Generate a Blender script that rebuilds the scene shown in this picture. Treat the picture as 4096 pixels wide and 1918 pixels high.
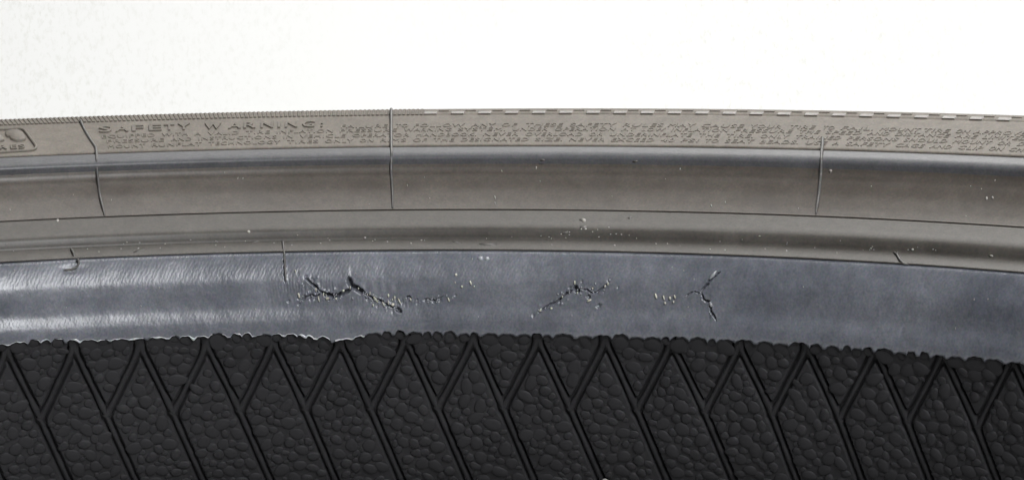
import bpy, math, random
import numpy as np
from mathutils import Matrix, Vector

random.seed(7); rng = np.random.default_rng(7)
for o in list(bpy.data.objects): bpy.data.objects.remove(o, do_unlink=True)
scene = bpy.context.scene
COL = scene.collection

# ------------------------------------------------------------------ units / camera
U = 0.00085                      # one tyre drawing unit in metres
R0, XC = 280.0, -56.94           # bead toe radius, tyre axis x (drawing units)
CAM = np.array([0.0, R0 - 730.85, 115.76]); PITCH = math.radians(7.2234); ROLL = math.radians(1.041)
FPX = 15.0 * 730.85              # focal length in photo pixels (photo 4096 wide)
FLOOR_Z = -246.0

cam_d = bpy.data.cameras.new('camera'); cam = bpy.data.objects.new('camera', cam_d); COL.objects.link(cam)
cam_d.sensor_width = 36.0; cam_d.lens = 36.0 * FPX / 4096.0
cam_d.clip_start = 0.01; cam_d.clip_end = 50.0
fwd = Vector((0, math.cos(PITCH), -math.sin(PITCH))); upv = Vector((0, math.sin(PITCH), math.cos(PITCH))); rt = Vector((1, 0, 0))
rt2 = rt * math.cos(ROLL) - upv * math.sin(ROLL); up2 = rt * math.sin(ROLL) + upv * math.cos(ROLL)
M = Matrix((rt2, up2, -fwd)).transposed().to_4x4(); M.translation = Vector(CAM) * U
cam.matrix_world = M
scene.camera = cam

# ------------------------------------------------------------------ world, lamps, exposure
world = bpy.data.worlds.new('World'); scene.world = world; world.use_nodes = True
bg = world.node_tree.nodes['Background']; bg.inputs[0].default_value = (0.93, 0.96, 1.0, 1); bg.inputs[1].default_value = 0.22

def area(name, loc, target, sx, sy, power, col=(1, 1, 1)):
    d = bpy.data.lights.new(name, 'AREA'); d.shape = 'RECTANGLE'; d.size = sx; d.size_y = sy; d.energy = power; d.color = col
    o = bpy.data.objects.new(name, d); COL.objects.link(o); o.location = loc
    o.rotation_euler = (Vector(target) - Vector(loc)).to_track_quat('-Z', 'Y').to_euler()
    return o
area('ceiling_lamp', (0.25, 0.92, 1.10), (0.05, 0.95, 0.0), 1.1, 0.5, 19, (1.0, 0.985, 0.96))
area('front_lamp', (0.33, -0.52, 0.50), (-0.05, 0.24, 0.0), 0.42, 0.34, 11.8, (0.97, 0.98, 1.0))

vs = scene.view_settings; vs.view_transform = 'Standard'; vs.look = 'None'; vs.exposure = 0.0; vs.gamma = 1.0; vs.use_curve_mapping = False
scene.render.engine = 'CYCLES'

# ------------------------------------------------------------------ materials
def new_mat(name):
    m = bpy.data.materials.new(name); m.use_nodes = True
    nt = m.node_tree; b = nt.nodes['Principled BSDF']
    return m, nt, b
def N(nt, typ, **kw):
    n = nt.nodes.new(typ)
    for k, v in kw.items():
        if k.startswith('i_'): n.inputs[k[2:].replace('_', ' ')].default_value = v
        else: setattr(n, k, v)
    return n
def ramp(nt, src, stops):
    r = nt.nodes.new('ShaderNodeValToRGB'); e = r.color_ramp.elements
    while len(e) < len(stops): e.new(0.5)
    for el, (p, c) in zip(e, stops): el.position = p; el.color = (*c, 1) if len(c) == 3 else c
    nt.links.new(src, r.inputs[0]); return r
def rubber(name, c0, c1, rough, spec=0.5, scale=55, bumps=(), grain=0.16, rvar=0.1, specks=None, streak=None, weave=None):
    """c0..c1 mottled colour; bumps: (uv-scale x, uv-scale y, strength, distance)."""
    m, nt, b = new_mat(name)
    uv = N(nt, 'ShaderNodeUVMap'); tc = N(nt, 'ShaderNodeTexCoord')
    n1 = N(nt, 'ShaderNodeTexNoise', i_Scale=scale, i_Detail=6.0, i_Roughness=0.6); nt.links.new(tc.outputs['Object'], n1.inputs['Vector'])
    r1 = ramp(nt, n1.outputs['Fac'], [(0.3, c0), (0.7, c1)])
    out = r1.outputs[0]
    n5 = N(nt, 'ShaderNodeTexNoise', i_Scale=scale * 4.3, i_Detail=4.0, i_Roughness=0.7, i_Distortion=0.6); nt.links.new(tc.outputs['Object'], n5.inputs['Vector'])
    r5 = ramp(nt, n5.outputs['Fac'], [(0.32, (0.36, 0.355, 0.35)), (0.68, (0.63, 0.635, 0.64))])
    m5 = N(nt, 'ShaderNodeMix', data_type='RGBA', blend_type='OVERLAY'); m5.inputs[0].default_value = 0.55
    nt.links.new(out, m5.inputs[6]); nt.links.new(r5.outputs[0], m5.inputs[7]); out = m5.outputs[2]
    # fine grain in the dusty surface
    n2 = N(nt, 'ShaderNodeTexNoise', i_Scale=1900.0, i_Detail=2.0); nt.links.new(tc.outputs['Object'], n2.inputs['Vector'])
    mx = N(nt, 'ShaderNodeMix', data_type='RGBA', blend_type='OVERLAY'); mx.inputs[0].default_value = grain
    cr = N(nt, 'ShaderNodeMix', data_type='RGBA'); cr.inputs[0].default_value = 0.45; nt.links.new(n2.outputs['Fac'], cr.inputs[6]); nt.links.new(n2.outputs['Color'], cr.inputs[7])
    gm = N(nt, 'ShaderNodeVectorMath', operation='MULTIPLY_ADD'); gm.inputs[1].default_value = (3.2, 3.2, 3.2); gm.inputs[2].default_value = (-1.1, -1.1, -1.1)
    nt.links.new(cr.outputs[2], gm.inputs[0])
    nt.links.new(out, mx.inputs[6]); nt.links.new(gm.outputs[0], mx.inputs[7]); out = mx.outputs[2]
    if streak:   # scuffs that run across the band
        mp = N(nt, 'ShaderNodeMapping'); mp.inputs['Scale'].default_value = (streak[0], streak[1], 1); nt.links.new(uv.outputs[0], mp.inputs[0])
        n4 = N(nt, 'ShaderNodeTexNoise', i_Scale=1.0, i_Detail=3.0); nt.links.new(mp.outputs[0], n4.inputs['Vector'])
        r4 = ramp(nt, n4.outputs['Fac'], [(0.55, (0, 0, 0)), (0.8, (1, 1, 1))])
        m4 = N(nt, 'ShaderNodeMix', data_type='RGBA'); nt.links.new(r4.outputs[0], m4.inputs[0]); nt.links.new(out, m4.inputs[6]); m4.inputs[7].default_value = (*streak[2], 1)
        out = m4.outputs[2]
    if specks:
        v = N(nt, 'ShaderNodeTexVoronoi', i_Scale=specks[0]); nt.links.new(tc.outputs['Object'], v.inputs['Vector'])
        r3 = ramp(nt, v.outputs['Distance'], [(specks[1], (1, 1, 1)), (specks[1] * 1.5, (0, 0, 0))])
        m3 = N(nt, 'ShaderNodeMix', data_type='RGBA'); nt.links.new(r3.outputs[0], m3.inputs[0]); nt.links.new(out, m3.inputs[6]); m3.inputs[7].default_value = (*specks[2], 1)
        out = m3.outputs[2]
    nt.links.new(out, b.inputs['Base Color'])
    b.inputs['Specular IOR Level'].default_value = spec
    rr = N(nt, 'ShaderNodeMapRange'); rr.inputs[3].default_value = rough - rvar; rr.inputs[4].default_value = rough + rvar
    nt.links.new(n1.outputs['Fac'], rr.inputs[0]); nt.links.new(rr.outputs[0], b.inputs['Roughness'])
    prev = None
    for (sx, sy, skew, st, dist) in bumps:
        mp = N(nt, 'ShaderNodeMapping'); mp.inputs['Scale'].default_value = (sx, sy, 1); mp.inputs['Rotation'].default_value = (0, 0, skew)
        nt.links.new(uv.outputs[0], mp.inputs[0])
        nn = N(nt, 'ShaderNodeTexNoise', i_Scale=1.0, i_Detail=3.0); nt.links.new(mp.outputs[0], nn.inputs['Vector'])
        bp = N(nt, 'ShaderNodeBump', i_Strength=st, i_Distance=dist); nt.links.new(nn.outputs['Fac'], bp.inputs['Height'])
        if prev: nt.links.new(prev.outputs[0], bp.inputs['Normal'])
        prev = bp
    if weave:
        mp = N(nt, 'ShaderNodeMapping'); mp.inputs['Rotation'].default_value = (0, 0, weave[1]); nt.links.new(uv.outputs[0], mp.inputs[0])
        wv = N(nt, 'ShaderNodeTexWave', i_Scale=weave[0], i_Distortion=5.0, i_Detail=3.0, i_Detail_Scale=1.6); nt.links.new(mp.outputs[0], wv.inputs['Vector'])
        mk = N(nt, 'ShaderNodeMath', operation='MULTIPLY'); nt.links.new(wv.outputs['Fac'], mk.inputs[0]); nt.links.new(n1.outputs['Fac'], mk.inputs[1])
        bp = N(nt, 'ShaderNodeBump', i_Strength=weave[2], i_Distance=0.0004); nt.links.new(mk.outputs[0], bp.inputs['Height'])
        if prev: nt.links.new(prev.outputs[0], bp.inputs['Normal'])
        prev = bp
    if prev: nt.links.new(prev.outputs[0], b.inputs['Normal'])
    return m

MAT = {}
MAT['side'] = rubber('dusty_sidewall_rubber', (0.110, 0.094, 0.076), (0.152, 0.134, 0.112), 0.62, 0.4, 60, [(1.2, 1.2, 0, 0.25, 0.0002)])
MAT['flange'] = rubber('flange_rubber', (0.058, 0.048, 0.039), (0.077, 0.066, 0.055), 0.46, 0.5, 45, [(0.25, 0.25, 0, 0.10, 0.0006), (2.5, 2.5, 0, 0.12, 0.0001)], streak=(0.07, 0.07, (0.052, 0.045, 0.040)))
MAT['ledge'] = rubber('ledge_rubber', (0.043, 0.038, 0.032), (0.060, 0.054, 0.046), 0.48, 0.5, 60, [(0.2, 0.3, 0, 0.1, 0.0004), (2.5, 2.5, 0, 0.12, 0.0001)])
MAT['lip'] = rubber('lip_rubber', (0.056, 0.056, 0.059), (0.078, 0.078, 0.083), 0.46, 0.5, 45, [(0.3, 0.4, 0, 0.1, 0.0005), (2.5, 2.5, 0, 0.12, 0.0001)])
MAT['bead'] = rubber('bead_rubber', (0.072, 0.077, 0.092), (0.122, 0.127, 0.144), 0.375, 0.66, 50,
                     [(0.9, 0.45, 0.5, 0.14, 0.0005), (3.0, 1.4, 0.3, 0.12, 0.0002), (0.12, 0.10, 0, 0.25, 0.0015)], rvar=0.12, weave=(0.33, 0.45, 0.075))
MAT['liner'] = rubber('inner_liner_rubber', (0.016, 0.0156, 0.017), (0.024, 0.0235, 0.025), 0.68, 0.22, 80, [(1.5, 1.5, 0, 0.2, 0.0001)])
MAT['tread'] = rubber('tread_rubber', (0.03, 0.03, 0.03), (0.05, 0.05, 0.05), 0.7)
MAT['fin'] = rubber('flash_rubber', (0.060, 0.057, 0.054), (0.10, 0.095, 0.09), 0.45, 0.5)
MAT['letter'] = rubber('letter_rubber', (0.104, 0.090, 0.073), (0.142, 0.126, 0.105), 0.6, 0.4)
MAT['check'] = rubber('checker_rubber', (0.19, 0.175, 0.160), (0.24, 0.225, 0.21), 0.5, 0.5)  # lighter than the sidewall so the lower blocks look lit; brightness painted in
MAT['flash'] = rubber('toe_flash_lit_tone', (0.17, 0.18, 0.20), (0.48, 0.49, 0.50), 0.35, 0.6, 300)  # on the toe flash the paleness imitates a lit edge; flecks are pale themselves
MAT['sliver'] = rubber('lifted_rubber', (0.16, 0.165, 0.18), (0.26, 0.265, 0.28), 0.4, 0.6, 300)
MAT['crumb'] = rubber('torn_fibre', (0.22, 0.215, 0.17), (0.55, 0.54, 0.46), 0.45, 0.5, 700)
MAT['dust'] = rubber('dust', (0.17, 0.165, 0.15), (0.36, 0.35, 0.32), 0.6, 0.4, 700)

def wall_mat():
    m, nt, b = new_mat('white_painted_wall')
    tc = N(nt, 'ShaderNodeTexCoord')
    n1 = N(nt, 'ShaderNodeTexNoise', i_Scale=4.5, i_Detail=4.0); nt.links.new(tc.outputs['Object'], n1.inputs['Vector'])
    mp = N(nt, 'ShaderNodeMapping'); mp.inputs['Scale'].default_value = (1, 1, 0.55); nt.links.new(tc.outputs['Object'], mp.inputs[0])
    n2 = N(nt, 'ShaderNodeTexNoise', i_Scale=420.0, i_Detail=3.0, i_Roughness=0.65); nt.links.new(mp.outputs[0], n2.inputs['Vector'])
    r1 = ramp(nt, n1.outputs['Fac'], [(0.34, (0, 0, 0)), (0.62, (1, 1, 1))])
    r2 = ramp(nt, n2.outputs['Fac'], [(0.50, (0, 0, 0)), (0.85, (1, 1, 1))])
    mu = N(nt, 'ShaderNodeMath', operation='MULTIPLY'); nt.links.new(r1.outputs[0], mu.inputs[0]); nt.links.new(r2.outputs[0], mu.inputs[1])
    v = N(nt, 'ShaderNodeTexVoronoi', i_Scale=9.0); nt.links.new(tc.outputs['Object'], v.inputs['Vector'])
    rv = ramp(nt, v.outputs['Distance'], [(0.012, (1, 1, 1)), (0.02, (0, 0, 0))])
    ad = N(nt, 'ShaderNodeMath', operation='MAXIMUM'); nt.links.new(mu.outputs[0], ad.inputs[0]); nt.links.new(rv.outputs[0], ad.inputs[1])
    mx = N(nt, 'ShaderNodeMix', data_type='RGBA'); nt.links.new(ad.outputs[0], mx.inputs[0])
    mx.inputs[6].default_value = (0.88, 0.88, 0.868, 1); mx.inputs[7].default_value = (0.73, 0.73, 0.69, 1)
    nt.links.new(mx.outputs[2], b.inputs['Base Color']); b.inputs['Roughness'].default_value = 0.7; b.inputs['Specular IOR Level'].default_value = 0.2
    return m
MAT['wall'] = wall_mat()

# ------------------------------------------------------------------ helpers
def proj(P):
    d = np.asarray(P, float) - CAM
    cp, sp = math.cos(PITCH), math.sin(PITCH)
    x = d[..., 0]; y = d[..., 1] * sp + d[..., 2] * cp; z = d[..., 1] * cp - d[..., 2] * sp
    X = FPX * x / z; Y = FPX * y / z; cr, sr = math.cos(ROLL), math.sin(ROLL)
    return 2048 + X * cr - Y * sr, 959 - (X * sr + Y * cr)
def ring(th, rho, z):
    th, rho, z = np.broadcast_arrays(th, rho, z)
    return np.stack([XC + (R0 + rho) * np.sin(th), (R0 + rho) * np.cos(th), z], -1)
TH_MID = math.asin((0 - XC) / (R0 + 10))
def z_for(rho, y, x=2048.0):
    lo, hi = -150.0, 150.0
    th = TH_MID
    for _ in range(3):
        for k in range(60):
            mid = (lo + hi) / 2
            py = proj(ring(th, rho, mid))[1]
            if py > y: lo = mid
            else: hi = mid
        px = proj(ring(th, rho, lo))[0]; th -= (px - x) / 15.0 / (R0 + rho); lo, hi = lo - 5, hi + 5
    return (lo + hi) / 2

class Band:
    """a strip of the tyre's profile: control points (rho, photo-y at x=2048) or (rho, z)"""
    def __init__(self, pts, isz=False, n=200):
        P = np.array([(r, (y if isz else z_for(r, y))) for r, y in pts])
        # Catmull-Rom through the points
        Q = np.vstack([2 * P[0] - P[1], P, 2 * P[-1] - P[-2]]); out = []
        for i in range(len(P) - 1):
            p0, p1, p2, p3 = Q[i:i + 4]
            for t in np.linspace(0, 1, 40, endpoint=False):
                out.append(0.5 * ((2 * p1) + (-p0 + p2) * t + (2 * p0 - 5 * p1 + 4 * p2 - p3) * t * t + (-p0 + 3 * p1 - 3 * p2 + p3) * t ** 3))
        out.append(P[-1]); C = np.array(out)
        L = np.concatenate([[0], np.cumsum(np.linalg.norm(np.diff(C, axis=0), axis=1))])
        self.len = L[-1]; s = np.linspace(0, L[-1], n)
        self.s = s; self.rho = np.interp(s, L, C[:, 0]); self.z = np.interp(s, L, C[:, 1])
        self.ctrl_s = [L[min(i * 40, len(L) - 1)] for i in range(len(P))]
    def prof(self, s):
        return np.interp(s, self.s, self.rho), np.interp(s, self.s, self.z)
    def nrm(self, s):
        e = 0.15
        r1, z1 = self.prof(np.clip(s - e, 0, self.len)); r2, z2 = self.prof(np.clip(s + e, 0, self.len))
        dr, dz = r2 - r1, z2 - z1; l = np.sqrt(dr * dr + dz * dz) + 1e-9
        return -dz / l, dr / l          # for a profile that runs upwards: towards the axis / up
    def pt(self, th, s, h=0.0):
        r, z = self.prof(s); nr, nz = self.nrm(s)
        return ring(th, r + nr * h, z + nz * h)
    def at(self, x, y, iters=45):
        """(theta, s) of the surface point seen at photo pixel x, y"""
        x = np.atleast_1d(np.asarray(x, float)); y = np.atleast_1d(np.asarray(y, float))
        th = TH_MID + (x - 2048) / 15.0 / R0; s = np.full_like(x, self.len / 2)
        for _ in range(iters):
            ds = np.where(s > self.len - 0.1, -0.05, 0.05); px, py = proj(self.pt(th, s)); ax, ay = proj(self.pt(th + 1e-3, s)); bx, by = proj(self.pt(th, s + ds))
            a, c = (ax - px) / 1e-3, (ay - py) / 1e-3; b, d = (bx - px) / ds, (by - py) / ds
            det = a * d - b * c; det = np.where(np.abs(det) < 1e-6, 1e-6, det)
            ex, ey = x - px, y - py
            th = th + np.clip((d * ex - b * ey) / det, -0.2, 0.2); s = np.clip(s + np.clip((-c * ex + a * ey) / det, -6, 6), 0, self.len)
        return th, s

def mesh_obj(name, V, F, mat, parent=None, smooth=True, uv=None):
    me = bpy.data.meshes.new(name)
    V = np.ascontiguousarray(np.asarray(V, np.float64).reshape(-1, 3) * U, np.float32)
    if isinstance(F, np.ndarray):
        nf, k = F.shape
        me.vertices.add(len(V)); me.vertices.foreach_set('co', V.ravel())
        me.loops.add(nf * k); me.loops.foreach_set('vertex_index', np.ascontiguousarray(F, np.int32).ravel())
        me.polygons.add(nf); me.polygons.foreach_set('loop_start', np.arange(0, nf * k, k, dtype=np.int32))
        me.polygons.foreach_set('loop_total', np.full(nf, k, np.int32)) if hasattr(me.polygons[0], 'loop_total') and False else None
        me.update(calc_edges=True)
    else:
        me.from_pydata([tuple(v) for v in V], [], F); me.update()
    if uv is not None:
        l = me.uv_layers.new(name='UVMap')
        idx = np.empty(len(me.loops), np.int32); me.loops.foreach_get('vertex_index', idx)
        l.data.foreach_set('uv', np.ascontiguousarray(uv.reshape(-1, 2)[idx], np.float32).ravel())
    me.polygons.foreach_set('use_smooth', np.full(len(me.polygons), smooth))
    me.validate(); me.update()
    o = bpy.data.objects.new(name, me); COL.objects.link(o)
    if mat: me.materials.append(MAT[mat])
    if parent: adopt(o, parent)
    return o
def adopt(o, parent):
    o.parent = parent; o.matrix_parent_inverse = parent_inv(parent)
_inv = {}
def parent_inv(p):
    if p.name not in _inv:
        m = p.matrix_basis.copy() if p.parent is None else Matrix.Identity(4)
        _inv[p.name] = m.inverted()
    return _inv[p.name]
def grid_faces(ni, nj, flip=False, wrap=False):
    i, j = np.meshgrid(np.arange(ni - 1), np.arange(nj if wrap else nj - 1), indexing='ij')
    a = i * nj + j; b = i * nj + (j + 1) % nj; c = (i + 1) * nj + (j + 1) % nj; d = (i + 1) * nj + j
    F = np.stack([a, b, c, d], -1).reshape(-1, 4)
    return F[:, ::-1] if flip else F
def grid_obj(name, P, mat, parent, th, s, flip=False, wrap=False):
    ni, nj = P.shape[:2]
    uv = np.stack(np.broadcast_arrays(th * R0, s), -1)
    return mesh_obj(name, P, grid_faces(ni, nj, flip, wrap), mat, parent, uv=uv)
def tag(o, label=None, cat=None, group=None, kind=None):
    for k, v in (('label', label), ('category', cat), ('group', group), ('kind', kind)):
        if v: o[k] = v
    return o
# smooth pseudo-noise used for gentle unevenness of the moulded rubber
def wob(a, b, seed, fa, fb, n=7):
    r = np.random.default_rng(abs(int(seed))); out = 0
    for k in range(n):
        out = out + np.sin(a * fa * r.uniform(0.4, 1.6) + b * fb * r.uniform(-1.2, 1.2) + r.uniform(0, 6.28)) * r.uniform(0.4, 1)
    return out / n
def seg_dist(px, py, pts):
    """distance in px to a polyline and the arc parameter 0..1 at the nearest point"""
    best = np.full(px.shape, 1e9); tt = np.zeros(px.shape)
    pts = np.asarray(pts, float); L = np.concatenate([[0], np.cumsum(np.hypot(*np.diff(pts, axis=0).T))])
    for i in range(len(pts) - 1):
        ax, ay = pts[i]; bx, by = pts[i + 1]; dx, dy = bx - ax, by - ay
        t = np.clip(((px - ax) * dx + (py - ay) * dy) / (dx * dx + dy * dy + 1e-9), 0, 1)
        d = np.hypot(px - ax - t * dx, py - ay - t * dy); m = d < best
        best = np.where(m, d, best); tt = np.where(m, (L[i] + t * (L[i + 1] - L[i])) / L[-1], tt)
    return best, tt

# ------------------------------------------------------------------ setting
def plane_box(name, x0, x1, y0, y1, z0, z1):
    V = [(x, y, z) for x in (x0, x1) for y in (y0, y1) for z in (z0, z1)]
    F = [(0, 1, 3, 2), (4, 6, 7, 5), (0, 4, 5, 1), (2, 3, 7, 6), (0, 2, 6, 4), (1, 5, 7, 3)]
    return tag(mesh_obj(name, V, F, 'wall', smooth=False), kind='structure')
plane_box('floor', -3000, 3000, -2500, 1500, FLOOR_Z - 20, FLOOR_Z)
plane_box('wall', -3000, 3000, 1500.5, 1560, FLOOR_Z + 0.5, 1500)

# ------------------------------------------------------------------ the tyre: profile bands (toe at rho 0, z 0)
tyre = bpy.data.objects.new('tyre', None); COL.objects.link(tyre); tyre.empty_display_size = 0.05
tyre.location = (XC * U, 0, FLOOR_Z * U)
tag(tyre, 'used black run-flat car tyre with cracked bead and dusty raised warning text, lying flat', 'tyre')

B_bead = Band([(0.5, 1336), (-0.05, 1330), (-0.3, 1312), (-0.25, 1285), (0.05, 1262), (0.65, 1228), (0.8, 1195), (0.75, 1155), (1.0, 1115), (1.8, 1080), (2.9, 1045), (4.1, 1016), (5.2, 1003)])
B_ledge = Band([(5.9, 1004), (4.9, 999), (5.3, 994), (7.2, 977), (8.6, 965), (9.4, 955), (9.6, 936), (10.0, 917), (11.1, 901), (13.4, 879), (16.4, 851), (17.4, 842), (18.2, 840)])
B_flange = Band([(18.6, 840), (18.0, 836), (18.6, 830), (21.2, 800), (24.6, 755), (27.1, 712), (28.5, 690), (29.15, 672), (29.3, 655)])
B_lip = Band([(29.3, 655), (29.1, 643), (29.0, 632), (29.4, 621), (30.5, 608), (32.1, 598), (34.0, 589), (36.0, 586), (37.0, 588)])
B_side = Band([(37.0, 586), (36.8, 578), (40.0, 558), (46.0, 523), (52.0, 488), (55.6, 465.5), (56.4, 461)])
zr = z_for(58, 449); zt = z_for(61, 434)
B_rope = Band([(56.4, z_for(56.4, 461)), (57.6, z_for(57.6, 458)), (58.0, z_for(58, 452)), (60.3, z_for(60.3, 437.5)), (62.0, z_for(62, 434.5)), (64.5, z_for(62, 434.5) - 1.0)], True)
zs = z_for(62, 434.5)
ZM = -95.0
B_outer = Band([(64.5, zs - 1.0), (72, zs - 4.5), (84, zs - 16), (95, zs - 40), (102, zs - 66), (106, zs - 92), (109, zs - 108), (111, ZM)], True)
B_liner = Band([(75.5, ZM), (72, -82), (58, -72), (40, -62), (27, -52), (17, -38), (9.6, -22), (4.4, -8.5), (1.4, -2.6), (0.62, z_for(0.62, 1341)), (0.5, z_for(0.5, 1336))], True, 400)

VIS0, VIS1 = -0.52, 0.98      # visible arc (rad) at fine resolution
def theta_samples(nfine, ncoarse=150):
    a = np.linspace(VIS0, VIS1, nfine)
    b = np.linspace(VIS1, VIS0 + 2 * math.pi, ncoarse + 2)[1:-1]
    return np.concatenate([a, b])

# unevenness of the toe: a bulge where the bead is kinked, fading up the seat
def toe_drop(px):
    return 26 * np.exp(-((px - 1340) / 105.0) ** 2) - 9 * np.exp(-((px - 0) / 500.0) ** 2) + 5 * np.exp(-((px - 2300) / 700.0) ** 2)
_r = random.Random(11); SC = []; _x = -900.0
while _x < 5200:
    _w = _r.uniform(30, 82); SC.append((_x, _x + _w, _r.uniform(7, 22))); _x += _w + _r.choice((0, 1, 2, 9, 14))
SC = np.array(SC)
def scal(px):
    i = np.clip(np.searchsorted(SC[:, 0], px) - 1, 0, len(SC) - 1); a, b, h = SC[i, 0], SC[i, 1], SC[i, 2]
    t = np.clip((px - (a + b) / 2) / ((b - a) / 2), -1, 1)
    return h * (1 - np.abs(t) ** 3.2) * (1 + 0.12 * np.sin(px * 0.21)) - 6 + 1.5 * np.sin(px * 0.013)
def in_view(th):
    return np.clip((th - VIS0 + 0.06) / 0.1, 0, 1) * np.clip((VIS1 + 0.06 - th) / 0.1, 0, 1) * (th < 1.4)

# ---- cracks in the bead (photo pixels)
c6 = lambda L: [(1100 + x / 2.862, 1040 + y / 2.862) for x, y in L]
c7 = lambda L: [(2000 + x / 2.576, 1040 + y / 2.576) for x, y in L]
CRACKS = [  # points, half width px, depth
    (c6([(350, 195), (385, 235), (420, 265), (470, 300), (505, 350)]), 4.0, 1.2),
    (c6([(505, 350), (545, 378), (600, 392), (640, 408), (700, 412), (760, 378), (830, 352), (880, 322)]), 5.0, 2.0),
    (c6([(842, 190), (855, 250), (885, 295), (930, 318), (965, 348), (1025, 375)]), 6.5, 2.6),
    (c6([(1025, 375), (1090, 412), (1150, 442), (1200, 452), (1240, 492), (1300, 522), (1390, 538)]), 3.5, 1.1),
    (c6([(1395, 540), (1410, 565), (1445, 585)]), 5.5, 1.6),
    (c6([(300, 460), (350, 428), (400, 398), (480, 408), (520, 372)]), 3.2, 1.0),
    (c6([(615, 462), (680, 418)]), 3.0, 0.9),
    (c6([(1500, 425), (1530, 408), (1565, 440)]), 3.0, 0.9),
    (c6([(1680, 458), (1760, 440), (1790, 458), (1840, 455), (1890, 428), (1935, 402)]), 2.4, 0.6),
    (c6([(100, -40), (108, 100), (118, 270)]), 3.0, 0.7),
    (c7([(395, 535), (470, 482), (540, 440), (590, 425), (640, 380), (690, 342), (740, 318), (775, 285)]), 3.6, 1.0),
    (c7([(772, 262), (785, 300), (805, 330)]), 6.0, 1.8),
    (c7([(820, 294), (890, 296), (935, 335), (1000, 330), (1045, 290), (1110, 235)]), 2.8, 0.8),
    (c7([(890, 360), (925, 390)]), 5.0, 0.7),
    (c7([(1005, 455), (1030, 485)]), 6.0, 0.5),
    (c7([(2270, 118), (2205, 165), (2150, 215), (2135, 252), (2082, 300), (2066, 335)]), 4.2, 1.5),
    (c7([(2066, 335), (2090, 370), (2100, 405), (2160, 432), (2176, 480), (2182, 530), (2232, 625)]), 3.4, 1.3),
    (c7([(2066, 335), (2005, 322), (1960, 338), (1900, 372)]), 2.6, 0.7),
]
def bead_relief(px, py, th, s):
    h = 0.05 * wob(th * R0, s, 3, 0.35, 0.8) + 0.12 * wob(th * R0, s, 5, 0.06, 0.15)
    box = (px > 1050) & (px < 3000) & (py > 1010) & (py < 1300)
    jx = px + 6 * wob(px, py, 21, 0.10, 0.12) + 5 * wob(px, py, 22, 0.32, 0.28)
    jy = py + 6 * wob(px, py, 23, 0.11, 0.10) + 5 * wob(px, py, 24, 0.35, 0.30)
    for pts, w, dep in CRACKS:
        w = w * (1.1 if w > 4.5 else 0.8)
        d, t = seg_dist(jx[box], jy[box], pts)
        taper = np.clip(np.minimum(t, 1 - t) * 5 + 0.35, 0, 1)
        ww = w * taper
        hh = -dep * taper * np.clip(1.55 - d / ww, 0, 1) ** 0.7
        lip = 0.10 * taper * np.exp(-((d - ww * 2.4) / (ww * 1.3)) ** 2)
        sub = h[box]; h[box] = sub + hh + lip
    # ragged, frayed surface along the first crack line
    fr = np.exp(-((px - 1215) / 110) ** 2 - ((py - 1165) / 38) ** 2) + 0.8 * np.exp(-((px - 1580) / 130) ** 2 - ((py - 1200) / 22) ** 2) + 0.5 * np.exp(-((px - 2330) / 90) ** 2 - ((py - 1150) / 25) ** 2)
    h = h + 0.38 * fr * wob(px, py, 31, 0.35, 0.12, 9) + 0.3 * fr * np.abs(wob(px, py, 33, 0.6, 0.3, 9))
    h = h + 0.45 * np.clip((px - 2838) / 6, 0, 1) * np.exp(-np.clip((px - 2838) / 40, 0, 9)) * np.exp(-((py - 1235) / 40) ** 2)
    h = h + 0.40 * np.exp(-np.clip((1195 - py) / 22, 0, 9)) * (py < 1180) * np.exp(-((px - 1340) / 60) ** 2)
    h = h + 0.35 * np.exp(-((px - 1500) / 160) ** 2 - ((py - 1150) / 22) ** 2) * wob(px, py, 35, 0.12, 0.03, 9)
    rp = np.random.default_rng(77)
    for k in range(95):
        pl, w, dep = CRACKS[[0, 1, 3, 5, 8, 3, 10, 12, 0, 5][k % 10]]; q = pl[rp.integers(len(pl))]
        cx, cy = q[0] + rp.normal(0, 26), q[1] + rp.normal(0, 11); rx, ry = rp.uniform(2.5, 5), rp.uniform(3.5, 9)
        m = (np.abs(px - cx) < 18) & (np.abs(py - cy) < 26)
        h[m] += rp.choice((-1, -1, 0.7)) * rp.uniform(0.25, 0.6) * np.exp(-((px[m] - cx) / rx) ** 2 - ((py[m] - cy) / ry) ** 2)
    # dent under the left mould stub, step at the kink
    h = h + 0.5 * np.exp(-((px - 290) / 45) ** 2 - ((py - 1072) / 14) ** 2) * -1
    h = h - 0.55 * np.clip((px - 1395) / 8, 0, 1) * np.exp(-np.clip((px - 1395) / 60, 0, 9)) * np.exp(-((py - 1130) / 45) ** 2)
    return h

th = theta_samples(2200, 150); s = np.linspace(0, B_bead.len, 126)
TH, S = np.meshgrid(th, s); P = B_bead.pt(TH, S); px, py = proj(P)
vis = in_view(TH); rel = np.zeros_like(px); fine = th <= VIS1
rel[:, fine] = bead_relief(px[:, fine], py[:, fine], TH[:, fine], S[:, fine])
P = B_bead.pt(TH, S, rel * vis)
dropw = np.clip(1 - S / 9.0, 0, 1) ** 1.5
def drop_z(px, th, w, w2=0.0): return (toe_drop(px) * w - scal(px) * w2) / 15.0 * in_view(th)
P[..., 2] -= drop_z(px, TH, dropw, np.clip(1 - S / 1.7, 0, 1))
bead = grid_obj('bead', P, 'bead', tyre, TH, S, wrap=True)
tag(bead, 'smooth grey bead seat with jagged cracks')

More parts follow.
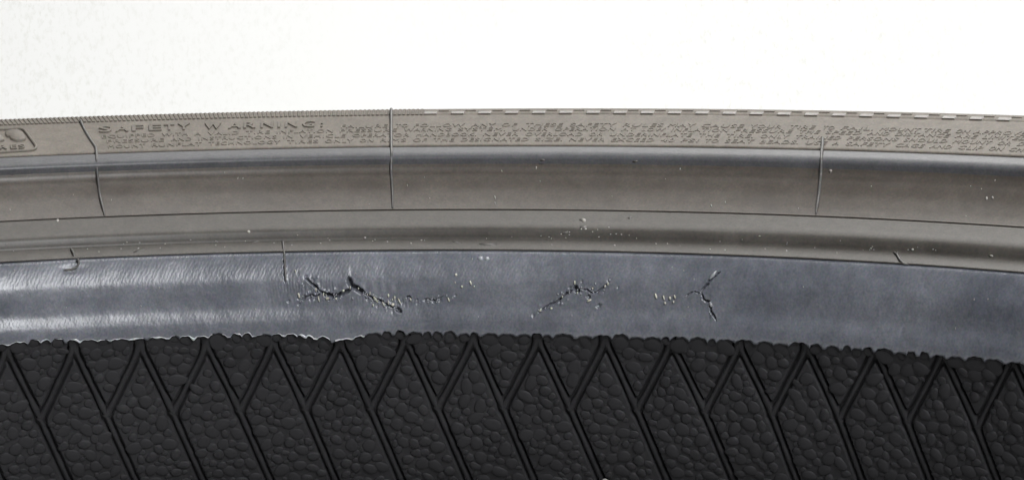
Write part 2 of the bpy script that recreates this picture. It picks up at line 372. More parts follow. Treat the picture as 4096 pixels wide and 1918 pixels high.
def lathe(name, band, mat, nth, ns, parent=tyre, amp=0.04, seed=1):
    th = theta_samples(nth, 150); s = np.linspace(0, band.len, ns)
    TH, S = np.meshgrid(th, s)
    h = amp * wob(TH * R0, S, seed, 0.08, 0.2) * in_view(TH) * np.clip(np.sin(np.pi * S / band.len), 0, 1) ** 0.7
    P = band.pt(TH, S, h)
    return grid_obj(name, P, mat, parent, TH, S, wrap=True)
ledge = lathe('bead_ledge', B_ledge, 'ledge', 700, 70, amp=0.12, seed=2)
flange = lathe('rim_flange_groove', B_flange, 'flange', 700, 80, amp=0.10, seed=3)
lip = lathe('rim_protector_lip', B_lip, 'lip', 700, 50, amp=0.08, seed=6)
sidewall = lathe('sidewall', B_side, 'side', 500, 50, amp=0.03, seed=4)
rope = lathe('serrated_ring', B_rope, 'side', 500, 30, amp=0.0, seed=5)
outer = lathe('outer_sidewall', B_outer, 'side', 300, 40, amp=0.0)

# lower half of the casing (mirror of the upper one), and tread blocks round the outside
def mirror_band(b):
    c = Band([(0, 0), (1, 1)], True); c.s = b.s; c.rho = b.rho.copy(); c.z = 2 * ZM - b.z; c.len = b.len; return c
for nm, b, mt in (('lower_bead', B_bead, 'bead'), ('lower_bead_ledge', B_ledge, 'ledge'), ('lower_flange_groove', B_flange, 'flange'), ('lower_protector_lip', B_lip, 'lip'), ('lower_sidewall', B_side, 'side'), ('lower_serrated_ring', B_rope, 'side'), ('lower_outer_sidewall', B_outer, 'side'), ('lower_inner_liner', B_liner, 'liner')):
    mb = mirror_band(b); t = np.linspace(0, 2 * math.pi, 181)[:-1]; ss = np.linspace(0, mb.len, 40)
    TH, S = np.meshgrid(t, ss); grid_obj(nm, mb.pt(TH, S), mt, tyre, TH, S, flip=True, wrap=True)
V = []; F = []
for k in range(84):
    for row in range(4):
        z0 = ZM - 62 + row * 32; a0 = (k + 0.5 * (row % 2)) * 2 * math.pi / 84; a1 = a0 + 2 * math.pi / 84 * 0.86
        b = len(V)
        for a in (a0, a1):
            for r in (107.5 - 2.5 * abs(row - 1.5), 116.5 - 3.2 * max(0, abs(row - 1.5) - 0.5)):
                for z in (z0, z0 + 28): V.append(ring(a, r, z))
        F += [(b, b + 1, b + 3, b + 2), (b + 4, b + 6, b + 7, b + 5), (b, b + 4, b + 5, b + 1), (b + 2, b + 3, b + 7, b + 6), (b, b + 2, b + 6, b + 4), (b + 1, b + 5, b + 7, b + 3)]
tag(mesh_obj('tread', V, F, 'tread', tyre, smooth=False), kind='stuff')

# ------------------------------------------------------------------ inner liner with its channel network
k2 = 2.01
def cc(base, L): return [(base + x / k2, 1318 + y / k2) for x, y in L]
TOPS = cc(0, [(-470, 215), (50, 190), (590, 165), (1120, 150), (1655, 140)]) + cc(1024, [(130, 115), (665, 105), (1195, 92), (1735, 92)]) + cc(2048, [(200, 98), (740, 103), (1270, 122), (1815, 142)]) + cc(3072, [(300, 155), (850, 175), (1395, 205), (1945, 245), (2500, 290)])
VEES = cc(0, [(-190, 670), (340, 655), (870, 628), (1405, 606), (1940, 588)]) + cc(1024, [(410, 575), (935, 570), (1470, 565), (2000, 562)]) + cc(2048, [(480, 572), (1015, 578), (1560, 595)]) + cc(3072, [(45, 612), (585, 642), (1130, 675), (1690, 718), (2240, 765)])
FEET = cc(0, [(30, 1206), (570, 1206), (1110, 1206), (1650, 1206), (2190, 1206)]) + cc(1024, [(655, 1206), (1187, 1206), (1725, 1206), (2250, 1206)]) + cc(2048, [(738, 1206), (1262, 1206), (1795, 1206)]) + cc(3072, [(245, 1206), (772, 1206), (1318, 1206), (1860, 1206), (2400, 1206)])
for q in (TOPS, VEES, FEET):          # the pattern goes on beyond the picture on both sides
    for k in range(2): q.insert(0, (2 * q[0][0] - q[1][0], q[0][1] + 9))
    for k in range(2): q.append((2 * q[-1][0] - q[-2][0], 2 * q[-1][1] - q[-2][1] + (9 if q is not FEET else 0)))
LONG = []; SHORT = []
for i in range(len(VEES)):
    T, Vv, Ft = TOPS[i], VEES[i], FEET[i]
    e = ((Ft[0] - Vv[0]) / (Ft[1] - Vv[1])); far = (Ft[0] + e * 290, Ft[1] + 290)
    Vl = (Vv[0] - 25, Vv[1] - 4)
    LONG.append([(T[0] - 1, T[1] - 50), (T[0] + 1, T[1] - 8), (T[0] + 12, T[1] + 14), Vl, far])
    if i + 1 < len(TOPS): SHORT.append([(Vv[0] - 10, Vv[1] + 40), (Vv[0] + 13, Vv[1] - 4), (TOPS[i + 1][0] - 7, TOPS[i + 1][1] + 18), (TOPS[i + 1][0], TOPS[i + 1][1] - 10)])
def net_dist(px, py, k=0.16):
    acc = np.zeros(px.shape)
    for pl in LONG + SHORT:
        d, _ = seg_dist(px, py, pl); acc += np.exp(-k * np.minimum(d, 200))
    return -np.log(acc + 1e-12) / k

s_lo = B_liner.ctrl_s[3]                      # fine part of the liner: from below the frame up to the toe
th = np.linspace(VIS0, VIS1, 1900); s = np.linspace(s_lo, B_liner.len, 300)
TH, S = np.meshgrid(th, s); P = B_liner.pt(TH, S); px, py = proj(P)
nd = net_dist(px, py)
def chan(d):  # smooth-walled channel, 0.95 deep
    t = np.clip((20.5 - d) / 3.5, 0, 1); return -1.7 * t * t * (3 - 2 * t)
edge = np.clip((B_liner.len - S) / 0.8, 0, 1)
hh = chan(nd) * edge + 0.06 * wob(TH * R0, S, 41, 0.9, 0.9, 9) * edge
P = B_liner.pt(TH, S, hh)
lw = np.clip(1 - (B_liner.len - S) / 9.0, 0, 1) ** 1.5
P[..., 2] -= drop_z(px, TH, lw, np.clip(1 - (B_liner.len - S) / 2.4, 0, 1))
liner = grid_obj('inner_liner', P, 'liner', tyre, TH, S)
tag(liner, 'black inner liner with pebbled relief and zigzag ribs')
# the rest of the liner, plain
t2 = np.linspace(VIS1, VIS0 + 2 * math.pi, 150); s2 = np.linspace(s_lo, B_liner.len, 60); TH, S = np.meshgrid(t2, s2)
grid_obj('inner_liner_rest', B_liner.pt(TH, S), 'liner', tyre, TH, S).name = 'plain_inner_liner'
t2 = theta_samples(200, 150); s2 = np.linspace(0, s_lo, 40); TH, S = np.meshgrid(t2, s2)
grid_obj('crown_inner_liner', B_liner.pt(TH, S), 'liner', tyre, TH, S, wrap=True)

def liner_pt(thv, sv, h, sc=1.0):
    P = B_liner.pt(thv, sv, h); px, _ = proj(B_liner.pt(thv, sv))
    w = np.clip(1 - (B_liner.len - sv) / 9.0, 0, 1) ** 1.5
    P[..., 2] -= drop_z(px, thv, w, sc * np.clip(1 - (B_liner.len - sv) / 2.4, 0, 1)); return P

# ribs in the channels: each one its own bar with a rounded top, flared at its joints
def rib(pts, flare0, flare1, name):
    pts = np.array(pts); L = np.concatenate([[0], np.cumsum(np.hypot(*np.diff(pts, axis=0).T))])
    n = max(8, int(L[-1] / 14)); t = np.linspace(0, L[-1], n)
    # round the corners a little
    cx = np.interp(t, L, pts[:, 0]); cy = np.interp(t, L, pts[:, 1])
    for _ in range(2):
        cx[1:-1] = (cx[:-2] + 2 * cx[1:-1] + cx[2:]) / 4; cy[1:-1] = (cy[:-2] + 2 * cy[1:-1] + cy[2:]) / 4
    tx = np.gradient(cx); ty = np.gradient(cy); l = np.hypot(tx, ty); nx, ny = -ty / l, tx / l
    w = 9.0 + 1.0 * np.sin(t * 0.05)
    for f in flare0: w = w + f[1] * np.exp(-((t - f[0] * L[-1]) / f[2]) ** 2)
    cs = [(-1.12, -1.9), (-1.0, -0.62), (-0.78, -0.32), (0, -0.2), (0.78, -0.32), (1.0, -0.62), (1.12, -1.9)]
    X = np.stack([cx + nx * w * c for c, _ in cs]); Y = np.stack([cy + ny * w * c for c, _ in cs])
    a, b = B_liner.at(X.ravel(), Y.ravel()); a = a.reshape(X.shape); b = np.clip(b.reshape(X.shape), 0, B_liner.len - 0.25)
    H = np.array([h for _, h in cs])[:, None] + 0.05 * wob(X, Y, 9, 0.02, 0.02)
    return mesh_obj(name, liner_pt(a, b, H), grid_faces(len(cs), n), 'liner', liner)
for pl in LONG:
    L = np.concatenate([[0], np.cumsum(np.hypot(*np.diff(np.array(pl), axis=0).T))]); L /= L[-1]
    rib(pl, [(0.0, 10, 36), (L[1], 8, 22), (L[3], 3, 26)], 0, 'long_rib')
for pl in SHORT: rib(pl, [(0.0, 5, 24), (1.0, 6, 24)], 0, 'short_rib')

# pebbles
def cap_mesh(seed, rings=3, seg=11):
    r = np.random.default_rng(seed); V = [(0, 0, 1.0)]; F = []
    wobl = 1 + 0.10 * np.sin(np.arange(seg) * 2 * np.pi / seg * 2 + r.uniform(0, 6)) + 0.06 * np.sin(np.arange(seg) * 2 * np.pi / seg * 3 + r.uniform(0, 6))
    for q, (rad, z) in enumerate(((0.66, 0.93), (0.92, 0.58), (1.02, -0.5))):
        for k in range(seg):
            a = 2 * math.pi * k / seg; V.append((rad * wobl[k] * math.cos(a), rad * wobl[k] * math.sin(a), z))
    for k in range(seg): F.append((0, 1 + k, 1 + (k + 1) % seg))
    for q in range(rings - 1):
        for k in range(seg):
            a = 1 + q * seg + k; b = 1 + q * seg + (k + 1) % seg; F.append((a, a + seg, b + seg, b))
    me = bpy.data.meshes.new('pebble'); me.from_pydata(V, [], F); me.polygons.foreach_set('use_smooth', [True] * len(F)); me.materials.append(MAT['liner']); me.update()
    return me, np.array(V), F
CAPS = [cap_mesh(100 + k) for k in range(8)]
# dart throwing in photo pixels over the liner (pixels are ~1/15 unit there)
pts = []
cell = {}
def ok(x, y, r, tight):
    ci, cj = int(x // 45), int(y // 45)
    for a in range(ci - 2, ci + 3):
        for b in range(cj - 2, cj + 3):
            for (qx, qy, qr) in cell.get((a, b), ()):
                if math.hypot(x - qx, y - qy) < (r + qr) * tight: return False
    return True
tx_, ty_ = np.array([0.]), np.array([0.])
thq = np.linspace(VIS0, VIS1, 400); qx, qy = proj(liner_pt(thq, np.full_like(thq, B_liner.len - 0.02), 0.0, 0.0))
toe_y = lambda x: np.interp(x, qx, qy)
for stage, (rlo, rhi, n, tight) in enumerate(((23, 31, 7000, 0.82), (17, 22, 18000, 0.80), (12, 15, 16000, 0.80))):
    n = int(n * 1.9); X = rng.uniform(-640, 4800, n); Y = rng.uniform(1290, 2230, n); Rr = rng.uniform(rlo, rhi, n)
    D = net_dist(X, Y); TY = toe_y(X)
    for x, y, r, d, t in zip(X, Y, Rr, D, TY):
        if d < 21 + r * 0.80 or y < t + 24 + r * 0.9: continue
        if ok(x, y, r, tight):
            pts.append((x, y, r)); cell.setdefault((int(x // 45), int(y // 45)), []).append((x, y, r))
# pebbles that stand along the toe and scallop its edge
EDGEI = set()
for xa, xb, hh_ in SC:
    x = (xa + xb) / 2; r = (xb - xa) / 2 * 0.9
    if -640 < x < 4800 and float(net_dist(np.array([x]), np.array([toe_y(x) + 10]))[0]) > 6 + r * 0.5: EDGEI.add(len(pts)); pts.append((x, float(toe_y(x)) + r * 0.75 - 3, r))
pa = np.array(pts); TA, SA = B_liner.at(pa[:, 0], np.maximum(pa[:, 1], toe_y(pa[:, 0]) + 4))
order = np.argsort(-pa[:, 2] * ((pa[:, 0] > 0) & (pa[:, 0] < 4096) & (pa[:, 1] < 1930)))
SV, SF = [], []; nv = 0
for rank, i in enumerate(order):
    t, sv, r = TA[i], min(SA[i], B_liner.len - 0.3), pa[i, 2] / 15.0
    p0 = liner_pt(t, sv, -0.05); pu = liner_pt(t + 0.004, sv, 0.0) - liner_pt(t - 0.004, sv, 0.0); pv = liner_pt(t, min(sv + 0.5, B_liner.len), 0.0) - liner_pt(t, sv - 0.5, 0.0)
    eu = Vector(pu).normalized(); ev = Vector(pv); ev = (ev - eu * ev.dot(eu)).normalized(); en = eu.cross(ev)
    a = random.uniform(0, 6.28); ca, sa = math.cos(a), math.sin(a)
    asp = random.uniform(0.82, 1.12); h = random.uniform(0.25, 0.39) * min(r, 1.9) * (0.6 if i in EDGEI else 1.0)
    q = random.randrange(8)
    A = (eu * ca + ev * sa) * (r * 1.12 * asp); Bv = (ev * ca - eu * sa) * (r * 1.12 / asp)
    m = Matrix((A, Bv, en * h)).transposed()
    if rank < 300:
        o = bpy.data.objects.new('pebble', CAPS[q][0]); COL.objects.link(o)
        mw = (m * U).to_4x4(); mw.translation = Vector(p0) * U
        o.parent = liner; o.matrix_basis = mw
    else:
        v = CAPS[q][1] @ np.array(m).T + p0; SV.append(v); SF += [tuple(k + nv for k in f) for f in CAPS[q][2]]; nv += len(v)
tag(mesh_obj('small_pebbles', np.concatenate(SV), SF, 'liner', liner), kind='stuff')

# ------------------------------------------------------------------ thin moulding flash along the toe, coloured pale to paint the light it catches
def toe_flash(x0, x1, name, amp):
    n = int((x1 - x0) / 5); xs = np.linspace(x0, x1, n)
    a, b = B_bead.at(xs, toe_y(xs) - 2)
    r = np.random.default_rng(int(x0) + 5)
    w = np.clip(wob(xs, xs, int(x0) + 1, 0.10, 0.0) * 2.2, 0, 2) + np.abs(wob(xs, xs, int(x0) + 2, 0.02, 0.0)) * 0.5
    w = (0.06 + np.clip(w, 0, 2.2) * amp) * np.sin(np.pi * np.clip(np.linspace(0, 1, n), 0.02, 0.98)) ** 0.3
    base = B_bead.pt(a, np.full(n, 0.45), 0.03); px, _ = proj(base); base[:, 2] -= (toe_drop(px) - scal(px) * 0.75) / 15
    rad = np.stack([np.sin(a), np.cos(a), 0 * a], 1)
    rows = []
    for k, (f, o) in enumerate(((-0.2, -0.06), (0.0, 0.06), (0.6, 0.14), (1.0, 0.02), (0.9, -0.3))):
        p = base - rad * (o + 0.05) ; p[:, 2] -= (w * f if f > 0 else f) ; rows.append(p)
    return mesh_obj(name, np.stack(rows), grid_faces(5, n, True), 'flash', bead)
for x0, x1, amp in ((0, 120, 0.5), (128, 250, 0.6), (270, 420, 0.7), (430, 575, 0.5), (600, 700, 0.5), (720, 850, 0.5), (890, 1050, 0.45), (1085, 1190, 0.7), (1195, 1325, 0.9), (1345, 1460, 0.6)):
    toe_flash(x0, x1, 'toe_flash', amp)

# ------------------------------------------------------------------ fins and stubs left by the mould vents
def tube(P, rad, name, mat, parent, seg=7):
    P = np.asarray(P, float); n = len(P); T = np.gradient(P, axis=0); T /= np.linalg.norm(T, axis=1)[:, None]
    A = np.cross(T, [0.3, -0.8, 0.5]); A /= np.linalg.norm(A, axis=1)[:, None]; Bn = np.cross(T, A)
    rad = np.broadcast_to(rad, (n,)); V = []
    for k in range(seg):
        a = 2 * math.pi * k / seg; V.append(P + (A * math.cos(a) + Bn * math.sin(a)) * rad[:, None])
    V = np.stack(V, 1).reshape(-1, 3)
    F = [(i * seg + k, i * seg + (k + 1) % seg, (i + 1) * seg + (k + 1) % seg, (i + 1) * seg + k) for i in range(n - 1) for k in range(seg)]
    F += [tuple(range(seg))[::-1], tuple((n - 1) * seg + k for k in range(seg))]
    return mesh_obj(name, V, F, mat, parent)
def fin(name, wp, r0=0.42, taper=0.7, lift=0.3):
    """wp: list of (band, x, y)"""
    pts = []
    for b, x, y, h in wp:
        a, sv = b.at(x, y); pts.append(b.pt(a[0], sv[0], h if b in (B_rope, B_lip) or name == 'vent_stub' else h * 0.5))
    pts = np.array(pts); L = np.concatenate([[0], np.cumsum(np.linalg.norm(np.diff(pts, axis=0), axis=1))])
    t = np.linspace(0, L[-1], 60); Q = np.stack([np.interp(t, L, pts[:, k]) for k in range(3)], 1)
    for _ in range(2): Q[1:-1] = (Q[:-2] + 2 * Q[1:-1] + Q[2:]) / 4
    Q[:, 0] += 0.1 * wob(t, t, len(pts) + int(pts[0, 0]), 0.5, 0)
    rad = r0 * (1 + 0.2 * wob(t, t, 5, 0.9, 0)) * np.interp(t / L[-1], [0, 0.03, 0.9, 1], [0.6, 1, 1, 0.5])
    return tube(Q, rad, name, 'fin', tyre)
f1 = fin('flash_fin', [(B_rope, 320, 485, 0.6), (B_side, 332, 508, 0.4), (B_side, 352, 545, 0.35), (B_side, 383, 592, 0.4), (B_lip, 387, 612, 0.4), (B_lip, 386, 640, 0.3), (B_lip, 388, 680, 0.25), (B_flange, 398, 770, 0.2), (B_flange, 418, 862, 0.2)], 0.36)
tag(f1, 'slanted rubber fin between emblem and heading')
f2 = fin('flash_fin', [(B_rope, 1567, 436, 1.0), (B_rope, 1566, 447, 0.9), (B_side, 1565, 480, 0.6), (B_side, 1565, 530, 0.6), (B_side, 1565, 570, 0.6), (B_lip, 1566, 590, 0.55), (B_lip, 1567, 620, 0.35), (B_flange, 1564, 680, 0.25), (B_flange, 1570, 760, 0.2), (B_flange, 1571, 832, 0.2)], 0.40)
tag(f2, 'tall rubber fin standing above the edge')
f3 = fin('flash_fin', [(B_side, 3291, 556, 0.9), (B_side, 3291, 580, 0.7), (B_lip, 3288, 606, 0.5), (B_lip, 3287, 640, 0.35), (B_flange, 3284, 700, 0.3), (B_flange, 3276, 780, 0.25), (B_flange, 3264, 855, 0.25)], 0.42)
tag(f3, 'curved rubber fin on the right of the lettering')
fin('vent_stub', [(B_ledge, 283, 995, 0.2), (B_ledge, 295, 1018, 0.5), (B_ledge, 304, 1036, 1.0), (B_bead, 310, 1050, 1.6)], 0.30)
fin('vent_stub', [(B_bead, 312, 1046, 1.2), (B_bead, 316, 1058, 1.0), (B_bead, 306, 1070, 0.5), (B_bead, 285, 1078, 0.3), (B_bead, 255, 1080, 0.1)], 0.30)
fin('vent_stub', [(B_ledge, 3576, 1008, 0.1), (B_ledge, 3588, 1020, 0.4), (B_ledge, 3600, 1042, 0.4), (B_bead, 3618, 1056, 0.4), (B_bead, 3638, 1058, 0.2)], 0.28)
fin('flash_fin', [(B_ledge, 1131, 960, 0.1), (B_ledge, 1134, 990, 0.2), (B_bead, 1138, 1020, 0.25), (B_bead, 1141, 1070, 0.25), (B_bead, 1144, 1125, 0.2)], 0.30)

# ------------------------------------------------------------------ raised lettering on the sidewall
s_c, s_b = B_side.at([2048], [579])[1][0], B_side.at([2048], [461])[1][0]
def sfrac(f): return s_c + (s_b - s_c) * f
_font = {}
def text_mesh(txt, bold=0.0):
    cu = bpy.data.curves.new('t', 'FONT'); cu.body = txt; cu.size = 1; cu.extrude = 0.5; cu.offset = bold; cu.resolution_u = 2; cu.space_character = 1.08
    o = bpy.data.objects.new('t', cu); COL.objects.link(o)
    dg = bpy.context.evaluated_depsgraph_get(); me = o.evaluated_get(dg).to_mesh()
    V = np.array([v.co[:] for v in me.vertices]); F = [tuple(p.vertices) for p in me.polygons]
    o.evaluated_get(dg).to_mesh_clear(); bpy.data.objects.remove(o); bpy.data.curves.remove(cu)
    return V, F
def place_text(V, x0, x1, f0, f1, hgt, cap=0.70):
    """map text vertices on the sidewall: x0..x1 photo px at mid height, f0..f1 height fractions of the text band"""
    tx = (V[:, 0] - V[:, 0].min()) / max(1e-6, np.ptp(V[:, 0])); ty = V[:, 1] / cap
    sm = sfrac((f0 + f1) / 2); tt = np.linspace(VIS0, VIS1, 800); qx, _ = proj(B_side.pt(tt, np.full_like(tt, sm)))
    th = np.interp(x0 + (x1 - x0) * tx, qx, tt); sv = sfrac(f0 + (f1 - f0) * ty)
    return B_side.pt(th, sv, np.where(V[:, 2] > 0, hgt, -0.15))
HEAD = [('S', 420, 50), ('A', 487, 52), ('F', 551, 46), ('E', 621, 50), ('T', 677, 42), ('Y', 735, 48), ('W', 852, 66), ('A', 938, 52), ('R', 999, 48), ('N', 1069, 50), ('I', 1117, 11), ('N', 1166, 50), ('G', 1234, 50), (':', 1288, 9)]
for ch, x, w in HEAD:
    V, F = text_mesh(ch, 0.012)
    mesh_obj('letter', place_text(V, x - w / 2, x + w / 2, 0.665, 0.865, 0.40), F, 'letter', sidewall, smooth=False)
LINE1 = [('FAILURE', 1365, 1551), ('TO', 1583, 1633), ('FOLLOW', 1658, 1858), ('ANY', 1888, 1981), ('OF', 2007, 2067), ('THESE', 2103, 2251), ('SAFETY', 2282, 2463), ('RULES', 2494, 2653), ('MAY', 2675, 2781), ('CAUSE', 2807, 2975), ('YOUR', 3001, 3127), ('TIRE', 3160, 3260), ('TO', 3293, 3338), ('FAIL.', 3368, 3497), ('MOUNT', 3524, 3680), ('TIRE', 3695, 3799), ('ON', 3826, 3877), ('APPROVED', 3899, 4140)]
def auto_line(txt, x, pitch=29.0):
    out = []
    for w in txt.split():
        wl = sum(0.45 if c in 'I.,1' else (1.25 if c in 'MW' else 1.0) for c in w) * pitch - 4
        out.append((w, x, x + wl)); x += wl + pitch * 0.95
        if x > 4100: break
    return out
LINE2 = auto_line('EQUIPPED WITH A VALID TIRE INFLATION PRESSURE WARNING SYSTEM. UNDER OPERATION AT LOW INFLATION PRESSURE THE SPEED AND DISTANCE ARE LIMITED. SEE OWNER MANUAL AND TIRE GUIDE', 408)
LINE3 = auto_line('PRESSURE AND INSTRUCTIONS IN VEHICLE OPERATOR HANDBOOK. NEVER OVERLOAD OR UNDERINFLATE THE TIRE. ONLY TRAINED PERSONS SHOULD MOUNT OR DEMOUNT THE TIRE', 428)
LINE4 = auto_line('MOUNT RUNFLAT TECHNOLOGY TIRES ONLY ON RIMS OF THE DESIGNATED SIZE. NEVER EXCEED 40 PSI TO SEAT BEADS. USE A SAFETY CAGE AND CLIP ON CHUCK', 432)
for words, f0, f1 in ((LINE1, 0.612, 0.727), (LINE2, 0.462, 0.575), (LINE3, 0.285, 0.398), (LINE4, 0.105, 0.218)):
    VV, FF, nv = [], [], 0
    for w, x0, x1 in words:
        V, F = text_mesh(w, 0.0); VV.append(place_text(V, x0, x1, f0, f1, 0.20)); FF += [tuple(k + nv for k in f) for f in F]; nv += len(V)
    tag(mesh_obj('small_lettering', np.concatenate(VV), FF, 'letter', sidewall, smooth=False), kind='stuff')

# emblem at the left edge: rounded frame, a bulging badge and a short line of letters
def side_poly(pl, width, hgt, name, closed=False):
    a, sv = B_side.at([p[0] for p in pl], [p[1] for p in pl]); pts = B_side.pt(a, sv, hgt * 0.3)
    L = np.concatenate([[0], np.cumsum(np.linalg.norm(np.diff(pts, axis=0), axis=1))]); t = np.linspace(0, L[-1], 70)
    Q = np.stack([np.interp(t, L, pts[:, k]) for k in range(3)], 1)
    for _ in range(2): Q[1:-1] = (Q[:-2] + 2 * Q[1:-1] + Q[2:]) / 4
    return tube(Q, width, name, 'letter', sidewall)
side_poly([(-60, 521), (0, 519), (45, 517), (80, 516), (95, 521), (104, 531), (122, 556), (142, 583), (145, 592), (138, 600), (125, 603), (60, 607), (0, 611), (-60, 615)], 0.45, 0.5, 'emblem_frame')
def blob(name, outline, hgt):
    a, sv = B_side.at([p[0] for p in outline], [p[1] for p in outline]); n = len(outline)
    ca, cs = a.mean(), sv.mean(); V = []; F = []
    for f, h in ((1.0, -0.1), (0.97, hgt * 0.8), (0.86, hgt)): V += [B_side.pt(ca + (x - ca) * f, cs + (y - cs) * f, h) for x, y in zip(a, sv)]
    for q in range(2): F += [(q * n + k, q * n + (k + 1) % n, (q + 1) * n + (k + 1) % n, (q + 1) * n + k) for k in range(n)]
    F.append(tuple(2 * n + k for k in range(n)))
    return mesh_obj(name, V, F, 'letter', sidewall)
blob('emblem_badge', [(20, 540), (23, 527), (45, 523), (68, 521), (82, 526), (93, 535), (98, 545), (104, 557), (100, 564), (82, 566), (60, 566), (45, 560), (36, 549), (28, 550)], 0.6)
blob('emblem_badge', [(-30, 545), (-8, 540), (6, 546), (14, 556), (18, 564), (0, 568), (-30, 570)], 0.6)
V, F = text_mesh('ES'); mesh_obj('emblem_lettering', place_text(V, 42, 98, 0.20, 0.33, 0.4), F, 'letter', sidewall, smooth=False)
V, F = text_mesh('R'); mesh_obj('emblem_lettering', place_text(V, 0, 26, 0.20, 0.33, 0.4), F, 'letter', sidewall, smooth=False)

# serrations (left) and checker blocks (right) on the outer ring
def rope_prism(x, w, s0, s1, slant, h, h1=None):
    tt = np.linspace(VIS0, VIS1, 600); sm = (s0 + s1) / 2
    qx, _ = proj(B_rope.pt(tt, np.full_like(tt, sm))); V = []
    for sv, dx, hq in ((s0, -slant, h), (s1, slant, h if h1 is None else h1)):
        for q, hh in ((-0.5, -0.1), (-0.42 if h1 else -0.28, hq), (0.42 if h1 else 0.28, hq), (0.5, -0.1)):
            V.append(B_rope.pt(np.interp(x + dx + q * w, qx, tt), sv, hh))
    F = [(0, 1, 5, 4), (1, 2, 6, 5), (2, 3, 7, 6), (0, 3, 2, 1), (4, 5, 6, 7)]
    return V, F
sr = [B_rope.at([2048], [yy])[1][0] for yy in (456, 446, 444, 436)]
VV, FF = [], []
x = -460.0
while x < 1690:
    sl = -6.5 * np.clip((1500 - x) / 1100, 0.0, 1)
    V, F = rope_prism(x, 14, sr[0], sr[3] - 0.3, sl, 0.36); b = len(VV); VV += V; FF += [tuple(k + b for k in f) for f in F]
    x += 17.6
tag(mesh_obj('serration', VV, FF, 'letter', rope, smooth=False), kind='stuff')
x = 1722.0
while x < 4640:
    V, F = rope_prism(x, 56, sr[0] + 0.1, sr[2], 0, 0.42, 0.06); mesh_obj('checker_block', V, F, 'check', rope, smooth=False)
    V, F = rope_prism(x + 54, 46, sr[1] + 0.5, sr[3], 0, 0.26, 0.06); mesh_obj('checker_block', V, F, 'side', rope, smooth=False)
    x += 108.0 + (x - 1722) * 0.0012

# ------------------------------------------------------------------ torn fibres, flecks, dust and painted glints
def flake(band, x, y, lx, ly, mat, name, parent, h=0.25, rot=0.0, zfix=True):
    r = np.random.default_rng(abs(int(x * 13 + y))); n = 7; V = []
    a = np.arange(n) * 2 * math.pi / n; rr = 0.75 + 0.4 * r.random(n)
    ca, sa = math.cos(rot), math.sin(rot); ox, oy = lx * np.cos(a) * rr / 2, ly * np.sin(a) * rr / 2
    X = x + ox * ca - oy * sa; Y = y + ox * sa + oy * ca
    t, sv = band.at(np.append(X, x), np.append(Y, y)); top = band.pt(t, sv, np.append(np.full(n, h * 0.7) + 0.25 * h * r.random(n), h * 1.2)); bot = band.pt(t[:n], sv[:n], -0.25)
    V = np.concatenate([top, bot]); F = [(k, (k + 1) % n, n) for k in range(n)] + [(n + 1 + k, n + 1 + (k + 1) % n, (k + 1) % n, k) for k in range(n)]
    if name is None: return V, F
    return mesh_obj(name, V, F, mat, parent)
for (x, y, lx, ly, rot) in [(1182, 1085, 4, 14, 0), (1264, 1158, 6, 16, 0), (1275, 1194, 5, 30, -0.2), (1294, 1175, 5, 16, 0.1), (1310, 1192, 16, 14, 0), (1374, 1161, 9, 11, 0), (1401, 1149, 4, 14, 0), (1434, 1153, 5, 8, 0), (1480, 1171, 5, 15, 0), (1493, 1219, 5, 12, 0), (1503, 1196, 9, 32, -0.6), (1535, 1215, 8, 24, -0.4), (1554, 1180, 6, 16, 0), (1554, 1208, 5, 20, 0), (1572, 1216, 14, 14, 0.3), (1580, 1190, 8, 16, 0), (1570, 1198, 7, 10, 0), (1598, 1203, 6, 26, -0.45), (1643, 1196, 7, 15, -0.3), (1196, 1180, 8, 22, -0.3), (1795, 1196, 5, 18, -0.4), (1883, 1130, 7, 20, -0.25), (1848, 1145, 10, 12, 0), (1897, 1144, 4, 8, 0), (1825, 1098, 10, 10, 0), (1345, 1193, 9, 8, 0),
                            (2163, 1238, 8, 16, 0.5), (2206, 1232, 12, 10, -0.4), (2250, 1186, 4, 10, 0), (2357, 1201, 20, 10, -0.5), (2371, 1153, 4, 9, 0), (2421, 1143, 5, 12, 0), (2433, 1133, 5, 14, 0), (2625, 1182, 6, 22, -0.3), (2656, 1189, 6, 22, -0.3), (2681, 1191, 8, 16, -0.3), (2700, 1185, 6, 20, -0.35), (2661, 1210, 6, 11, 0), (2695, 1205, 6, 11, 0), (2310, 1170, 4, 10, 0.2), (2300, 1130, 6, 18, 0)]:
    flake(B_bead, x, y, lx, ly, 'crumb', 'torn_fibre', bead, 0.45, rot)
rf = random.Random(5); VV, FF, nv = [], [], 0
for k in range(60):
    pl = CRACKS[rf.choice((0, 1, 3, 3, 3, 5, 5, 8, 8, 10, 12))][0]; q = rf.choice(pl)
    V, F = flake(B_bead, q[0] + rf.gauss(0, 22), q[1] + rf.gauss(0, 10), rf.uniform(3, 6), rf.uniform(5, 14), None, None, None, rf.uniform(0.15, 0.4), rf.gauss(0, 0.35))
    VV.append(V); FF += [tuple(j + nv for j in f) for f in F]; nv += len(V)
tag(mesh_obj('torn_crumbs', np.concatenate(VV), FF, 'sliver', bead), kind='stuff')
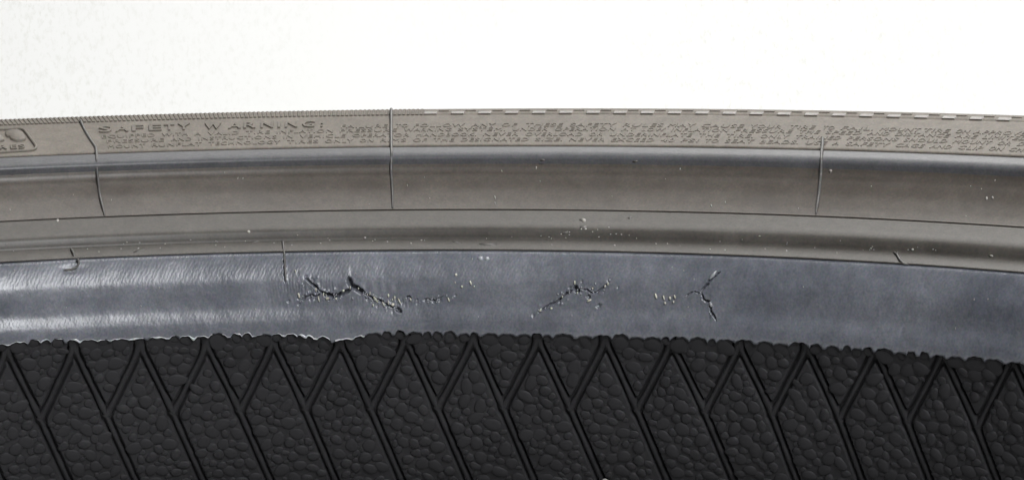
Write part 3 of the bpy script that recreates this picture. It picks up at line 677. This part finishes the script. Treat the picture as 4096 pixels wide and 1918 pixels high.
# pale flake at the right-hand crack and lifted grey sliver
flake(B_bead, 2845, 1216, 12, 26, 'sliver', 'lifted_sliver', bead, 0.5, -0.35)
flake(B_bead, 2852, 1100, 10, 44, 'sliver', 'lifted_sliver', bead, 0.4, 0.75)
for x, y, w, h in ((1922, 1033, 20, 15), (1948, 1035, 18, 13)): pass
fl = bpy.data.objects.new('pale_fleck', None)
V1, F1 = flake(B_bead, 1923, 1033, 22, 15, None, None, None, 0.3); V2, F2 = flake(B_bead, 1949, 1035, 18, 13, None, None, None, 0.3)
tag(mesh_obj('pale_fleck', V1, F1, 'flash'), 'larger of two pale flecks stuck near the top of the cracked bead', 'fleck')
tag(mesh_obj('pale_fleck', V2, F2, 'flash'), 'smaller of two pale flecks stuck near the top of the cracked bead', 'fleck')
bpy.data.objects.remove(fl)
VV, FF = [], []; nv = 0
def dust(band, x, y, lx, ly, h=0.12):
    global nv
    V, F = flake(band, x, y, lx, ly, None, None, None, h, random.uniform(-0.3, 0.3)); VV.append(V); FF.extend(tuple(k + nv for k in f) for f in F); nv += len(V)
def arc_y(y, x):  # follow the tyre's curve
    return y + 46 * ((x - 1900) / 2048) ** 2 + 6 * (x - 2048) / 2048
for k in range(60):
    x = random.uniform(20, 4080); dust(B_ledge, x, arc_y(random.gauss(962, 12), x), random.uniform(3, 9), random.uniform(3, 6), 0.07)
for k in range(16):
    x = random.gauss(2320, 130); dust(B_ledge, x, arc_y(random.gauss(928, 12), x), random.uniform(3, 10), random.uniform(3, 6), 0.06)
for k in range(22):
    x = random.uniform(20, 4080); dust(B_flange, x, arc_y(random.uniform(650, 825), x), random.uniform(2, 4), random.uniform(4, 11))  # upright pale flakes, dust and glints of light given as colour
for k in range(26):
    x = random.uniform(20, 4080); dust(B_bead, x, arc_y(random.uniform(1020, 1280), x), random.uniform(2, 4), random.uniform(5, 12))  # same on the bead seat: dust with painted glints
for x, y, lx, ly in ((2145, 671, 6, 16), (2165, 640, 20, 12), (3322, 683, 14, 14), (3947, 792, 9, 14), (3970, 790, 8, 10), (1980, 790, 5, 14), (1980, 812, 4, 10), (230, 882, 12, 12), (50, 686, 14, 12), (2335, 880, 20, 14), (995, 927, 16, 10), (1460, 950, 12, 8), (2845, 822, 5, 12), (3650, 997, 10, 9), (3965, 1022, 18, 9)):
    dust(B_flange if y < 850 else B_ledge, x, y, lx, ly, 0.2)
tag(mesh_obj('dust_and_glints', np.concatenate(VV), FF, 'dust'), 'pale dust specks and painted glints scattered over the tyre', 'dust', kind='stuff')

# faint chafed patches
VV, FF = [], []; nv = 0
for x, y, lx, ly in ((2335, 908, 34, 18), (2330, 880, 26, 14), (2520, 870, 22, 10), (1825, 968, 50, 8), (1950, 975, 80, 14), (2170, 640, 24, 12), (2540, 645, 26, 12), (1020, 965, 40, 8), (3440, 1005, 60, 8), (560, 1000, 60, 8), (2260, 930, 36, 12), (3320, 690, 10, 8)):
    dust(B_lip if y < 655 else (B_flange if y < 850 else B_ledge), x, y, lx, ly, 0.03)
MAT['scuff'] = rubber('scuffed_rubber', (0.065, 0.06, 0.054), (0.095, 0.09, 0.083), 0.5, 0.5, 900)
tag(mesh_obj('scuff_marks', np.concatenate(VV), FF, 'scuff', tyre), kind='stuff')

# pale crumb at the bottom edge
t, sv = B_liner.at([2425], [1913]); c = liner_pt(t[0], sv[0], 1.2)
V, F = [], []
for i in range(7):
    for j in range(10):
        la = math.pi * (i + 0.02) / 6.02 - math.pi / 2; lo = 2 * math.pi * j / 10; q = 1 + 0.15 * math.sin(3 * lo + i) + 0.1 * math.cos(2 * la + lo)
        V.append(c + np.array([1.15 * math.cos(la) * math.cos(lo), 0.8 * math.cos(la) * math.sin(lo), 0.9 * math.sin(la)]) * q)
tag(mesh_obj('white_crumb', V, grid_faces(7, 10, False, True), 'dust'), 'small pale crumb stuck on the black pebbled liner at the bottom', 'crumb')
